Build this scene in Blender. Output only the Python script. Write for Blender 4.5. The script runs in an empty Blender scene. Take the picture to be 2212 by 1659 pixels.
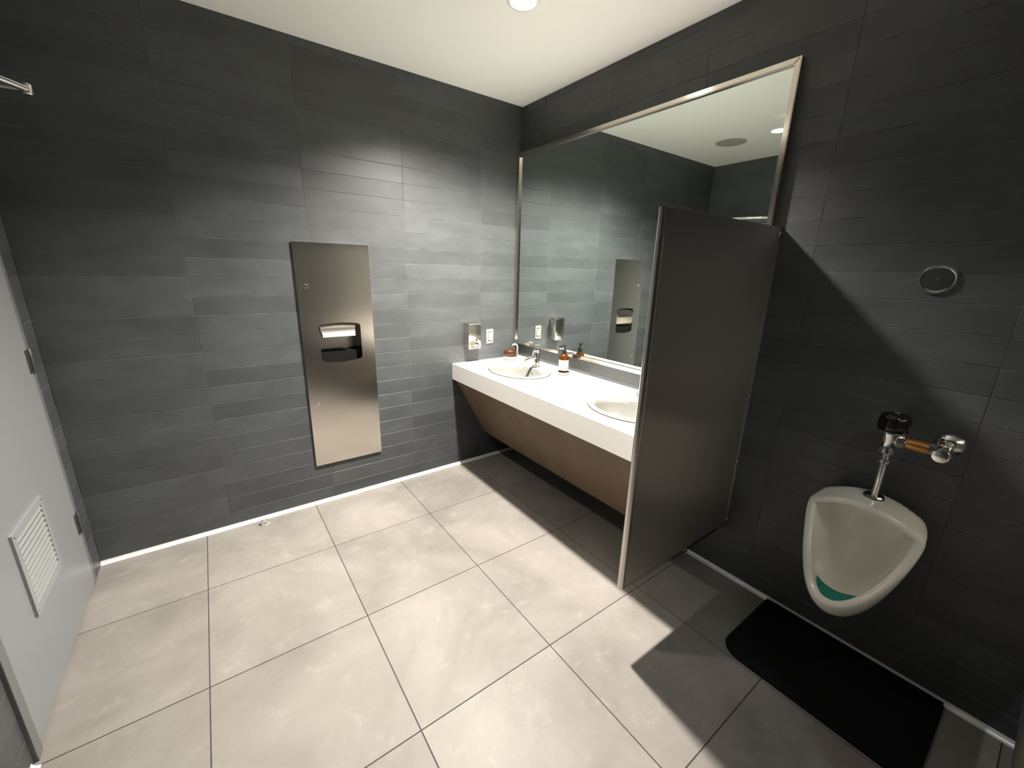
import bpy, bmesh, math, random
from mathutils import Matrix, Vector

random.seed(7)
scene = bpy.context.scene
COL = scene.collection

# ------------------------------------------------------------------ camera, world, exposure
H = 2.742
cam_d = bpy.data.cameras.new('camera')
cam_d.sensor_width = 36.0
cam_d.lens = 884.56 * 36.0 / 2212.0
cam_d.clip_start = 0.02
cam = bpy.data.objects.new('camera', cam_d)
COL.objects.link(cam)
CAMR = [[0.809513, -0.586626, 0.023638], [-0.138127, -0.229431, -0.963474], [0.570623, 0.776679, -0.266756]]
RIGHT = Vector(CAMR[0]); DOWN = Vector(CAMR[1]); FWD = Vector(CAMR[2])
m = Matrix.Identity(4)
for i in range(3):
    m[i][0] = RIGHT[i]; m[i][1] = -DOWN[i]; m[i][2] = -FWD[i]
    m[i][3] = (-2.0807, -2.7813, 1.5723)[i]
cam.matrix_world = m
scene.camera = cam

world = bpy.data.worlds.new('world')
scene.world = world
world.use_nodes = True
world.node_tree.nodes['Background'].inputs[0].default_value = (0.02, 0.02, 0.02, 1)
world.node_tree.nodes['Background'].inputs[1].default_value = 0.0

scene.view_settings.view_transform = 'Standard'
scene.view_settings.look = 'None'
scene.view_settings.gamma = 1.0
scene.view_settings.use_curve_mapping = False
scene.view_settings.exposure = 0.0

LAMPS = [(-0.75, -0.985), (-1.97, -0.97), (-1.2, -3.4)]
LAMP_W = [900.0, 78.0, 32.0]
LAMP_SPOT = [136, 112, 150]
LAMP_TILT = [4, 0, 0]      # degrees the adjustable lamp is aimed towards the back wall
LAMP_COL = [(1.0, 0.93, 0.84), (1.0, 0.93, 0.84), (0.93, 1.0, 1.0)]

# ------------------------------------------------------------------ materials
def mat(name, col, rough=0.5, metal=0.0, **kw):
    M = bpy.data.materials.new(name)
    M.use_nodes = True
    b = M.node_tree.nodes['Principled BSDF']
    b.inputs['Base Color'].default_value = (*col, 1)
    b.inputs['Roughness'].default_value = rough
    b.inputs['Metallic'].default_value = metal
    for k, v in kw.items():
        b.inputs[k].default_value = v
    return M

def nodes(M):
    nt = M.node_tree
    return nt, nt.nodes, nt.links, nt.nodes['Principled BSDF']

def noise(nt, scale, detail=4, rough=0.55, coord='Object', stretch=None, dist=0.0):
    tc = nt.nodes.new('ShaderNodeTexCoord')
    n = nt.nodes.new('ShaderNodeTexNoise')
    n.inputs['Scale'].default_value = scale
    n.inputs['Detail'].default_value = detail
    n.inputs['Roughness'].default_value = rough
    n.inputs['Distortion'].default_value = dist
    if coord == 'World':
        g = nt.nodes.new('ShaderNodeNewGeometry')
        src = g.outputs['Position']
    else:
        src = tc.outputs[coord]
    if stretch:
        mp = nt.nodes.new('ShaderNodeMapping')
        mp.inputs['Scale'].default_value = stretch
        nt.links.new(src, mp.inputs['Vector'])
        src = mp.outputs['Vector']
    nt.links.new(src, n.inputs['Vector'])
    return n.outputs['Fac']

def ramp(nt, fac, stops):
    r = nt.nodes.new('ShaderNodeValToRGB')
    els = r.color_ramp.elements
    while len(els) < len(stops):
        els.new(0.5)
    for e, (p, c) in zip(els, stops):
        e.position = p
        e.color = (*c, 1)
    nt.links.new(fac, r.inputs['Fac'])
    return r.outputs['Color']

def bump(nt, fac, strength, dist=0.01):
    b = nt.nodes.new('ShaderNodeBump')
    b.inputs['Strength'].default_value = strength
    b.inputs['Distance'].default_value = dist
    nt.links.new(fac, b.inputs['Height'])
    nt.links.new(b.outputs['Normal'], nt.nodes['Principled BSDF'].inputs['Normal'])

def mixcol(nt, a, b, fac, mode='MIX'):
    mx = nt.nodes.new('ShaderNodeMix')
    mx.data_type = 'RGBA'
    mx.blend_type = mode
    for sock, v in ((mx.inputs[0], fac), (mx.inputs[6], a), (mx.inputs[7], b)):
        if hasattr(v, 'links') or isinstance(v, bpy.types.NodeSocket):
            nt.links.new(v, sock)
        elif isinstance(v, tuple):
            sock.default_value = (*v, 1)
        else:
            sock.default_value = v
    return mx.outputs[2]

def mapr(nt, fac, lo, hi):
    r = nt.nodes.new('ShaderNodeMapRange')
    r.inputs['To Min'].default_value = lo
    r.inputs['To Max'].default_value = hi
    nt.links.new(fac, r.inputs['Value'])
    return r.outputs['Result']

# charcoal wall tile: a slightly different tone for each tile plus soft clouding
M_TILE = mat('wall_tile', (0.05, 0.052, 0.055), 0.42)

nt, N, L, B = nodes(M_TILE)
oi = N.new('ShaderNodeObjectInfo')
cloud = noise(nt, 3.4, 6, 0.68, 'World', (1, 1, 2.2), 0.3)
c1 = ramp(nt, cloud, [(0.25, (0.042, 0.046, 0.050)), (0.75, (0.068, 0.074, 0.078))])
tone = mapr(nt, oi.outputs['Random'], 0.86, 1.13)
cb = N.new('ShaderNodeCombineColor')
for k in range(3):
    L.new(tone, cb.inputs[k])
L.new(mixcol(nt, c1, cb.outputs[0], 1.0, 'MULTIPLY'), B.inputs['Base Color'])
fine = noise(nt, 55, 3, 0.6, 'World')
L.new(mapr(nt, cloud, 0.36, 0.52), B.inputs['Roughness'])
bump(nt, fine, 0.05, 0.002)

M_GROUT = mat('wall_grout', (0.20, 0.20, 0.195), 0.85)
nt, N, L, B = nodes(M_GROUT)
L.new(ramp(nt, noise(nt, 9, 3, 0.6, 'World'), [(0.38, (0.045, 0.048, 0.050)), (0.72, (0.13, 0.13, 0.128))]), B.inputs['Base Color'])

# grey porcelain floor tile with clouded scuffs and a sparkling grain
M_FLOOR = mat('floor_tile', (0.2, 0.18, 0.16), 0.42, **{'Specular IOR Level': 0.22})
nt, N, L, B = nodes(M_FLOOR)
oi = N.new('ShaderNodeObjectInfo')
f1 = noise(nt, 1.7, 6, 0.62, 'World', dist=0.6)
c1 = ramp(nt, f1, [(0.28, (0.150, 0.139, 0.126)), (0.50, (0.212, 0.198, 0.181)), (0.75, (0.270, 0.254, 0.233))])
f2 = noise(nt, 9, 8, 0.72, 'World', dist=0.35)
c2 = mixcol(nt, c1, (0.37, 0.352, 0.325), mapr(nt, ramp(nt, f2, [(0.55, (0, 0, 0)), (0.78, (1, 1, 1))]), 0.0, 0.42))
tone = mapr(nt, oi.outputs['Random'], 0.92, 1.08)
cb = N.new('ShaderNodeCombineColor')
for k in range(3):
    L.new(tone, cb.inputs[k])
L.new(mixcol(nt, c2, cb.outputs[0], 1.0, 'MULTIPLY'), B.inputs['Base Color'])
f3 = noise(nt, 260, 2, 0.5, 'World')
L.new(mapr(nt, f1, 0.40, 0.52), B.inputs['Roughness'])
bump(nt, f3, 0.30, 0.0016)

M_FGROUT = mat('floor_grout', (0.045, 0.04, 0.036), 0.9)
M_CEIL = mat('ceiling_paint', (0.86, 0.85, 0.82), 0.75)
nt, N, L, B = nodes(M_CEIL)
bump(nt, noise(nt, 90, 3, 0.5, 'World'), 0.05, 0.002)
M_TRIM = mat('satin_aluminium_trim', (0.86, 0.85, 0.82), 0.36, 0.25)
M_WHITE = mat('white_laminate', (0.86, 0.85, 0.82), 0.28)
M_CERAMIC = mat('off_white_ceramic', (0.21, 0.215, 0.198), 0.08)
M_URINAL = mat('white_china', (0.90, 0.90, 0.83), 0.12)
M_PLAST = mat('white_plastic', (0.60, 0.59, 0.56), 0.35)
M_CHROME = mat('chrome', (0.82, 0.82, 0.82), 0.08, 1.0)
M_BLACKG = mat('glossy_black_cap', (0.008, 0.008, 0.009), 0.08)
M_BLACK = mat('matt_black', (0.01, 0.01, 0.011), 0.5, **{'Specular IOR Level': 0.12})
M_BRASS = mat('bare_brass', (0.62, 0.29, 0.10), 0.30, 0.85)
M_MIRROR = mat('mirror_glass', (0.80, 0.87, 0.83), 0.0, 1.0)
M_FRAME = mat('mirror_frame_steel', (0.74, 0.68, 0.60), 0.16, 1.0)
M_DOOR = mat('grey_door_paint', (0.21, 0.22, 0.23), 0.42)
M_JAMB = mat('grey_jamb_paint', (0.13, 0.135, 0.135), 0.45)
M_VENT = mat('pale_vent_enamel', (0.25, 0.26, 0.26), 0.4)
M_HINGE = mat('hinge_steel', (0.15, 0.15, 0.145), 0.42, 0.9)
M_AMBER = mat('amber_glass', (0.085, 0.022, 0.003), 0.05)
M_AMBER.node_tree.nodes['Principled BSDF'].inputs['Transmission Weight'].default_value = 0.45
M_BROWN = mat('brown_soap', (0.048, 0.016, 0.0065), 0.18)
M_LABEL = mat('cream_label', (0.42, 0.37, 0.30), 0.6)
M_INK = mat('dark_ink', (0.03, 0.03, 0.03), 0.6)
M_GREEN = mat('teal_urinal_gel', (0.0, 0.24, 0.185), 0.30)
M_CLEAR = mat('clear_plastic', (0.95, 0.94, 0.92), 0.06)
M_CLEAR.node_tree.nodes['Principled BSDF'].inputs['Transmission Weight'].default_value = 0.85
M_MESH = mat('speaker_mesh', (0.33, 0.34, 0.32), 0.7)
M_MAT = mat('black_rubber_mat', (0.006, 0.0065, 0.007), 0.7, **{'Specular IOR Level': 0.12})
nt, N, L, B = nodes(M_MAT)
bump(nt, noise(nt, 220, 2, 0.5, 'World'), 0.3, 0.002)
M_SEAL = mat('grey_sealant', (0.028, 0.028, 0.028), 0.7)
M_CORE = mat('wall_core', (0.006, 0.006, 0.006), 0.9, **{'Specular IOR Level': 0.12})

def steel(name, col, rough, stretch, aniso=0.55, rot=0.0):
    M = mat(name, col, rough, 1.0)
    nt, N, L, B = nodes(M)
    B.inputs['Anisotropic'].default_value = aniso
    B.inputs['Anisotropic Rotation'].default_value = rot
    tg = N.new('ShaderNodeTangent')
    tg.direction_type = 'RADIAL'
    tg.axis = 'Z'
    L.new(tg.outputs[0], B.inputs['Tangent'])
    f = noise(nt, 1.0, 3, 0.6, 'World', stretch)
    L.new(mapr(nt, f, rough - 0.008, rough + 0.008), B.inputs['Roughness'])
    bump(nt, f, 0.006, 0.0003)
    return M

M_STEEL = steel('brushed_steel', (0.72, 0.68, 0.63), 0.20, (420, 420, 5), 0.8)
M_PART = steel('brushed_partition_steel', (0.68, 0.65, 0.61), 0.36, (420, 420, 5), 0.92)
M_TRAY = mat('satin_tray_steel', (0.42, 0.39, 0.35), 0.24, 1.0)
M_EDGE = mat('polished_edge_steel', (0.66, 0.62, 0.57), 0.22, 1.0)

M_WOOD = mat('walnut_laminate', (0.14, 0.08, 0.045), 0.5)
nt, N, L, B = nodes(M_WOOD)
w1 = noise(nt, 3.0, 6, 0.65, 'World', (0.9, 5.0, 0.6), 0.6)
w2 = noise(nt, 30.0, 4, 0.6, 'World', (0.6, 6.0, 0.4))
wc = ramp(nt, w1, [(0.28, (0.14, 0.094, 0.054)), (0.55, (0.18, 0.123, 0.072)), (0.78, (0.22, 0.154, 0.09))])
L.new(mixcol(nt, wc, (0.11, 0.07, 0.039), mapr(nt, w2, 0.0, 0.35)), B.inputs['Base Color'])

def emit(name, col, s):
    M = bpy.data.materials.new(name)
    M.use_nodes = True
    nt = M.node_tree
    nt.nodes.clear()
    e = nt.nodes.new('ShaderNodeEmission')
    e.inputs[0].default_value = (*col, 1)
    e.inputs[1].default_value = s
    o = nt.nodes.new('ShaderNodeOutputMaterial')
    nt.links.new(e.outputs[0], o.inputs[0])
    return M
M_LAMP = emit('lamp_lens_glow', (1.0, 0.94, 0.84), 14.0)

# ------------------------------------------------------------------ mesh helpers
def box(bm, x0, x1, y0, y1, z0, z1, bev=0.0, seg=2):
    r = bmesh.ops.create_cube(bm, size=1.0)
    vs = r['verts']
    for v in vs:
        v.co = Vector(((x0 + x1) / 2 + v.co.x * (x1 - x0), (y0 + y1) / 2 + v.co.y * (y1 - y0), (z0 + z1) / 2 + v.co.z * (z1 - z0)))
    if bev > 0:
        es = list({e for v in vs for e in v.link_edges})
        bmesh.ops.bevel(bm, geom=es, offset=bev, segments=seg, profile=0.5, affect='EDGES')
    return vs

def ring_loft(bm, rings, close_u=True, cap0=True, cap1=True):
    vr = [[bm.verts.new(p) for p in r] for r in rings]
    n = len(vr[0])
    for a, b in zip(vr[:-1], vr[1:]):
        for i in range(n if close_u else n - 1):
            j = (i + 1) % n
            try:
                bm.faces.new((a[i], a[j], b[j], b[i]))
            except ValueError:
                pass
    if cap0:
        bm.faces.new(list(reversed(vr[0])))
    if cap1:
        bm.faces.new(vr[-1])
    return vr

def frame_of(d):
    d = Vector(d).normalized()
    a = Vector((0, 0, 1)) if abs(d.z) < 0.9 else Vector((1, 0, 0))
    u = d.cross(a).normalized()
    return u, d.cross(u).normalized(), d

def lathe(bm, origin, axis, prof, seg=32, cap0=True, cap1=True, sx=1.0, sy=1.0):
    """prof: (radius, distance along axis)"""
    u, v, d = frame_of(axis)
    o = Vector(origin)
    rings = []
    for r, h in prof:
        rings.append([o + d * h + u * (r * sx * math.cos(2 * math.pi * k / seg)) + v * (r * sy * math.sin(2 * math.pi * k / seg)) for k in range(seg)])
    ring_loft(bm, rings, True, cap0, cap1)

def tube(bm, pts, r, seg=16):
    pts = [Vector(p) for p in pts]
    rings = []
    u0 = None
    for i, p in enumerate(pts):
        d = (pts[min(i + 1, len(pts) - 1)] - pts[max(i - 1, 0)]).normalized()
        if u0 is None:
            u, v, _ = frame_of(d)
        else:
            u = (u0 - d * u0.dot(d)).normalized()
            v = d.cross(u)
        u0 = u
        rr = r[i] if isinstance(r, (list, tuple)) else r
        rings.append([p + u * (rr * math.cos(2 * math.pi * k / seg)) + v * (rr * math.sin(2 * math.pi * k / seg)) for k in range(seg)])
    ring_loft(bm, rings)

def prism(bm, poly, mapf, t0, t1):
    """poly 2D outline extruded from t0 to t1; mapf(a, b, t) -> 3D"""
    A = [mapf(a, b, t0) for a, b in poly]
    Bp = [mapf(a, b, t1) for a, b in poly]
    ring_loft(bm, [A, Bp])

def plate_with_holes(bm, outer, holes, mapf, t0, t1):
    """flat plate with holes: outline + hole loops, side walls everywhere"""
    loops = [outer] + holes
    for t in (t0, t1):
        edges = []
        for lp in loops:
            vs = [bm.verts.new(mapf(a, b, t)) for a, b in lp]
            for i in range(len(vs)):
                edges.append(bm.edges.new((vs[i], vs[(i + 1) % len(vs)])))
        bmesh.ops.triangle_fill(bm, use_beauty=True, use_dissolve=False, edges=edges)
    for lp in loops:
        A = [mapf(a, b, t0) for a, b in lp]
        Bp = [mapf(a, b, t1) for a, b in lp]
        ring_loft(bm, [A, Bp], True, False, False)
    bmesh.ops.remove_doubles(bm, verts=bm.verts, dist=1e-5)

def to_mesh(name, bm, M, smooth=False, recalc=True):
    if recalc:
        bmesh.ops.recalc_face_normals(bm, faces=bm.faces)
    me = bpy.data.meshes.new(name)
    bm.to_mesh(me)
    bm.free()
    me.materials.append(M)
    if smooth:
        for p in me.polygons:
            p.use_smooth = True
        try:
            me.set_sharp_from_angle(angle=math.radians(smooth if smooth is not True else 40))
        except Exception:
            pass
    return me

def obj(name, bm, M, parent=None, smooth=False, recalc=True):
    me = bm if isinstance(bm, bpy.types.Mesh) else to_mesh(name, bm, M, smooth, recalc)
    o = bpy.data.objects.new(name, me)
    COL.objects.link(o)
    if parent is not None:
        o.parent = parent
        o.matrix_parent_inverse = Matrix.Translation(-Vector(parent.location))
    return o

def tag(o, label=None, cat=None, group=None, kind=None):
    if label: o['label'] = label
    if cat: o['category'] = cat
    if group: o['group'] = group
    if kind: o['kind'] = kind
    return o

def thing(name, loc, label, cat, group=None):
    o = bpy.data.objects.new(name, None)
    o.empty_display_size = 0.05
    COL.objects.link(o)
    o.location = loc
    return tag(o, label, cat, group)

def mk(fn, *a, **k):
    bm = bmesh.new()
    fn(bm, *a, **k)
    return bm

def boxes(lst, bev=0.0):
    bm = bmesh.new()
    for b in lst:
        box(bm, *b, bev)
    return bm

def copy_tree(o, off, parent=None):
    c = o.copy()
    COL.objects.link(c)
    if parent is None:
        c.location = Vector(o.location) + Vector(off)
    else:
        c.parent = parent
        c.matrix_parent_inverse = o.matrix_parent_inverse.copy()
    for ch in o.children:
        copy_tree(ch, off, c)
    return c

# ------------------------------------------------------------------ the room
WX = -2.745        # left wall face
WY = -4.40         # wall behind the camera
TT = 0.010         # tile thickness, faces at the wall plane
JT = 0.0022        # joint

# towel dispenser opening in the back wall
TW = (-1.651, -1.213, 0.279, 1.706)
CAV = (-1.552, -1.298, 0.984, 1.216)

GD = 0.0013        # grout sits this far behind the tile faces
wall_back = obj('wall_back', boxes([
    (WX - 0.15, CAV[0] - 0.03, GD, 0.18, -0.05, H + 0.1), (CAV[1] + 0.03, 0.15, GD, 0.18, -0.05, H + 0.1),
    (CAV[0] - 0.03, CAV[1] + 0.03, GD, 0.18, -0.05, 0.90), (CAV[0] - 0.03, CAV[1] + 0.03, GD, 0.18, 1.30, H + 0.1)]), M_GROUT)
tag(wall_back, 'charcoal tiled wall holding the steel towel dispenser', kind='structure')
wall_right = obj('wall_right', boxes([(GD, 0.18, WY - 0.15, TT, -0.05, H + 0.1)]), M_GROUT)
tag(wall_right, 'charcoal tiled wall with mirror, vanity and urinal', kind='structure')
DY0, DY1, DZ = -0.172, -1.085, 2.12     # door opening in the left wall
wall_left = obj('wall_left', boxes([
    (WX - 0.15, WX - GD, DY0 + 0.012, TT, -0.05, H + 0.1),
    (WX - 0.15, WX - GD, WY - 0.15, DY1 - 0.012, -0.05, H + 0.1),
    (WX - 0.15, WX - GD, DY1 - 0.012, DY0 + 0.012, DZ + 0.012, H + 0.1)]), M_GROUT)
tag(wall_left, 'charcoal tiled wall around the grey door', kind='structure')
wall_front = obj('wall_front', boxes([(WX - 0.15, 0.15, WY - 0.18, WY - GD, -0.05, H + 0.1)]), M_GROUT)
tag(wall_front, 'charcoal tiled wall behind the viewer', kind='structure')
ceiling = obj('ceiling', boxes([(WX - 0.15, 0.15, WY - 0.15, 0.15, H, H + 0.12)]), M_CEIL)
tag(ceiling, 'plain off-white painted ceiling', kind='structure')
floor = obj('floor', boxes([(WX - 0.15, 0.15, WY - 0.15, 0.15, -0.12, -0.0016)]), M_FGROUT)
tag(floor, 'large grey porcelain floor tiles', kind='structure')

tile_cache = {}
def tile_mesh(kind, w, h, M):
    key = (kind, round(w, 4), round(h, 4))
    if key not in tile_cache:
        bm = bmesh.new()
        # thin slab in local coords: a along width, b along height, outward +n
        def mp(a, b, t):
            if kind == 'back': return Vector((a, -t, b))
            if kind == 'right': return Vector((-t, a, b))
            if kind == 'left': return Vector((t, a, b))
            if kind == 'front': return Vector((a, t, b))
            return Vector((a, b, t))
        e = 0.0009 if kind != 'floor' else 0.0004
        def rect(i): return [(-w / 2 + i, -h / 2 + i), (w / 2 - i, -h / 2 + i), (w / 2 - i, h / 2 - i), (-w / 2 + i, h / 2 - i)]
        rings = [[mp(a, b, t) for a, b in rect(i)] for i, t in ((0, 0), (0, TT - e), (e, TT))]
        ring_loft(bm, rings, True, False, True)
        bmesh.ops.recalc_face_normals(bm, faces=bm.faces)
        # make sure the face points outwards
        n = mp(0, 0, 1)
        big = max(bm.faces, key=lambda f: f.calc_area())
        if big.normal.dot(n) < 0:
            bmesh.ops.reverse_faces(bm, faces=bm.faces)
        me = bpy.data.meshes.new('tile')
        bm.to_mesh(me); bm.free()
        me.materials.append(M)
        tile_cache[key] = me
    return tile_cache[key]

def add_tile(wall, kind, a0, a1, b0, b1, M):
    a0 += JT / 2; a1 -= JT / 2; b0 += JT / 2; b1 -= JT / 2
    if a1 - a0 < 0.012 or b1 - b0 < 0.012:
        return
    me = tile_mesh(kind, a1 - a0, b1 - b0, M)
    o = bpy.data.objects.new('tile', me)
    ca, cb = (a0 + a1) / 2, (b0 + b1) / 2
    lip = random.uniform(-0.0005, 0.0) if kind != 'floor' else 0.0
    if kind == 'back': loc = (ca, TT - lip, cb)
    elif kind == 'right': loc = (TT - lip, ca, cb)
    elif kind == 'left': loc = (WX - TT + lip, ca, cb)
    elif kind == 'front': loc = (ca, WY - TT + lip, cb)
    else: loc = (ca, cb, -TT + lip)
    o.location = loc
    if kind != 'floor':
        o.rotation_euler = (random.uniform(-1, 1) * 0.0025, random.uniform(-1, 1) * 0.0009, random.uniform(-1, 1) * 0.0009) if kind in ('back', 'front') else (random.uniform(-1, 1) * 0.0009, random.uniform(-1, 1) * 0.0025, random.uniform(-1, 1) * 0.0009)
    COL.objects.link(o)
    o.parent = wall
    return o

def spans(lo, hi, off, step):
    k = math.floor((lo - off) / step)
    out = []
    while True:
        a = off + k * step
        b = a + step
        if a >= hi - 1e-6: break
        out.append((max(a, lo), min(b, hi)))
        k += 1
    return out

ROWS = spans(0.0, H, 0.0, 0.1)
for a0, a1 in spans(WX, 0.0, -0.36, 0.598):
    for b0, b1 in ROWS:
        inside = b0 > TW[2] - 0.03 and b1 < TW[3] + 0.03
        if inside and a1 > TW[0] and a0 < TW[1]:
            if a0 < TW[0]: add_tile(wall_back, 'back', a0, TW[0] + 0.02, b0, b1, M_TILE)
            if a1 > TW[1]: add_tile(wall_back, 'back', TW[1] - 0.02, a1, b0, b1, M_TILE)
            continue
        add_tile(wall_back, 'back', a0, a1, b0, b1, M_TILE)
for a0, a1 in spans(WY, 0.0, -2.066, 0.6):
    for b0, b1 in ROWS:
        if a0 > -1.87 and b0 > 1.02 and b1 < 2.40:
            continue                      # wholly behind the mirror
        add_tile(wall_right, 'right', a0, a1, b0, b1, M_TILE)
for a0, a1 in spans(WY, 0.0, -0.30, 0.6):
    for b0, b1 in ROWS:
        lo, hi = DY1 - 0.03, DY0 + 0.03
        if b0 < DZ + 0.02 and a1 > lo and a0 < hi:
            if b1 > DZ + 0.04:
                b0c = DZ + 0.03
            else:
                b0c = None
            if a0 < lo: add_tile(wall_left, 'left', a0, lo, b0, b1, M_TILE)
            if a1 > hi: add_tile(wall_left, 'left', hi, a1, b0, b1, M_TILE)
            if b0c: add_tile(wall_left, 'left', max(a0, lo), min(a1, hi), b0c, b1, M_TILE)
            continue
        add_tile(wall_left, 'left', a0, a1, b0, b1, M_TILE)
for a0, a1 in spans(WX, 0.0, -0.36, 0.598):
    for b0, b1 in ROWS:
        add_tile(wall_front, 'front', a0, a1, b0, b1, M_TILE)
JT = 0.004
for a0, a1 in spans(WX - 0.03, 0.0, -0.484, 0.6):
    for b0, b1 in spans(WY, 0.0, 0.070, 0.607):
        add_tile(floor, 'floor', a0, a1, b0, b1, M_FLOOR)

# small cove trim along the foot of the walls
def cove(name, p0, p1, nrm, label):
    bm = bmesh.new()
    p0 = Vector(p0); p1 = Vector(p1); n = Vector(nrm)
    R = 0.019
    prof = [(0, 0)] + [(R - R * math.sin(t), R - R * math.cos(t)) for t in [k * math.pi / 2 / 6 for k in range(7)]]
    prof = [(0.0, 0.0), (R, 0.0), (R, 0.002)] + [(R - (R - 0.002) * math.sin(t), R - (R - 0.002) * math.cos(t)) for t in [k * math.pi / 2 / 6 for k in range(7)]] + [(0.0, R)]
    rings = [[p + n * a + Vector((0, 0, b)) for a, b in prof] for p in (p0, p1)]
    ring_loft(bm, rings)
    o = obj(name, bm, M_TRIM, smooth=30)
    return tag(o, label, kind='structure')
cove('baseboard_back', (WX, 0, 0), (0, 0, 0), (0, -1, 0), 'bright metal cove strip at foot of dispenser wall')
cove('baseboard_right', (0, 0, 0), (0, WY, 0), (-1, 0, 0), 'bright metal cove strip at foot of urinal wall')
cove('baseboard_left', (WX, DY1 - 0.06, 0), (WX, WY, 0), (1, 0, 0), 'bright metal cove strip past the door')
cove('baseboard_front', (WX, WY, 0), (0, WY, 0), (0, 1, 0), 'bright metal cove strip behind the viewer')

# ------------------------------------------------------------------ door in the left wall
door = bpy.data.objects.new('door_1', None)
COL.objects.link(door)
door.location = (WX, (DY0 + DY1) / 2, 0)
tag(door, 'pale grey flush door with white louvred vent near the floor', kind='structure')
DX = WX + 0.004
obj('door_panel', boxes([(DX - 0.044, DX, DY1 + 0.004, DY0 - 0.004, 0.012, DZ - 0.004)], 0.0015), M_DOOR, door)
# vent
VY0, VY1, VZ0, VZ1 = -0.833, -0.508, 0.335, 0.665
bm = bmesh.new()
fw = 0.028
plate_with_holes(bm, [(VY0, VZ0), (VY1, VZ0), (VY1, VZ1), (VY0, VZ1)],
                 [[(VY0 + fw, VZ0 + fw), (VY1 - fw, VZ0 + fw), (VY1 - fw, VZ1 - fw), (VY0 + fw, VZ1 - fw)]],
                 lambda a, b, t: Vector((DX + t, a, b)), 0.0, 0.009)
vent = obj('vent_frame', bm, M_VENT, door)
obj('vent_backing', boxes([(DX + 0.0002, DX + 0.001, VY0 + fw, VY1 - fw, VZ0 + fw, VZ1 - fw)]), M_BLACK, vent)
nsl = 12
sl_me = None
for k in range(nsl):
    zc = VZ0 + fw + (k + 0.5) * (VZ1 - VZ0 - 2 * fw) / nsl
    if sl_me is None:
        bm = bmesh.new()
        prism(bm, [(0.0005, 0.0045), (0.0025, 0.005), (0.0085, -0.0052), (0.007, -0.006)], lambda a, b, t: Vector((a, t, b)), -(VY1 - VY0) / 2 + fw, (VY1 - VY0) / 2 - fw)
        sl_me = to_mesh('vent_slat', bm, M_VENT)
    o = bpy.data.objects.new('vent_slat', sl_me)
    COL.objects.link(o)
    o.location = (DX + 0.001, (VY0 + VY1) / 2, zc)
    o.parent = vent
    o.matrix_parent_inverse = Matrix.Identity(4)
# vent frame object sits at world origin offset by its parent: keep slats in the same space
for o in vent.children:
    o.matrix_parent_inverse = (Matrix.Translation(door.location) @ vent.matrix_parent_inverse).inverted()
for (sy, sz) in ((VY0 + 0.014, VZ0 + 0.014), (VY1 - 0.014, VZ0 + 0.014), (VY0 + 0.014, VZ1 - 0.014), (VY1 - 0.014, VZ1 - 0.014)):
    obj('vent_screw', mk(lathe, (DX + 0.009, sy, sz), (1, 0, 0), [(0.004, 0), (0.0036, 0.0014), (0.002, 0.002)], 12), M_CHROME, door, True)
# hinges: two in view, one high
for hz in (0.352, 1.148, 1.93):
    hg = obj('hinge', mk(lathe, (DX + 0.006, DY0 - 0.002, hz - 0.052), (0, 0, 1), [(0.0055, 0), (0.007, 0.002), (0.007, 0.102), (0.0055, 0.104)], 14), M_HINGE, door, True)
    bm = boxes([(DX - 0.002, DX + 0.0035, DY0 - 0.036, DY0 + 0.03, hz - 0.05, hz + 0.05)], 0.001)
    lf = obj('hinge_leaf', bm, M_HINGE, hg)
    lf.matrix_parent_inverse = (Matrix.Translation(door.location) @ hg.matrix_parent_inverse).inverted()
# door closer: body on the door, elbowed arm reaching into the room
cl = obj('closer_body', boxes([(DX, DX + 0.055, -0.98, -0.70, DZ - 0.135, DZ - 0.075)], 0.008), M_HINGE, door)
bm = bmesh.new()
tube(bm, [(DX + 0.03, -0.84, DZ - 0.06), (DX + 0.03, -0.84, DZ + 0.02), ], 0.012)
tube(bm, [(DX + 0.03, -0.84, DZ + 0.03), (-2.56, -0.50, DZ + 0.032), (-2.497, -0.412, 2.15)], [0.014, 0.013, 0.012])
tube(bm, [(-2.497, -0.412, 2.15), (-2.60, -0.37, 2.155), (WX + 0.02, -0.30, 2.16)], 0.009)
lathe(bm, (-2.497, -0.412, 2.132), (0, 0, 1), [(0.012, 0), (0.015, 0.003), (0.015, 0.032), (0.012, 0.035)], 20)
ca = obj('closer_arm', bm, M_CHROME, door, True)

trim_1 = obj('trim_1', boxes([
    (WX - 0.12, WX + 0.004, DY0 - 0.002, DY0 + 0.030, 0, DZ + 0.045),
    (WX - 0.12, WX + 0.012, DY1 - 0.042, DY1 + 0.002, 0, DZ + 0.045),
    (WX - 0.12, WX + 0.012, DY1 + 0.002, DY0 - 0.002, DZ, DZ + 0.045),
    (WX - 0.12, WX - 0.045, DY1 + 0.002, DY1 + 0.016, 0, DZ), (WX - 0.12, WX - 0.045, DY0 - 0.016, DY0 - 0.002, 0, DZ)], 0.002), M_JAMB)
tag(trim_1, 'painted metal frame around the grey door', kind='structure')

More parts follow.
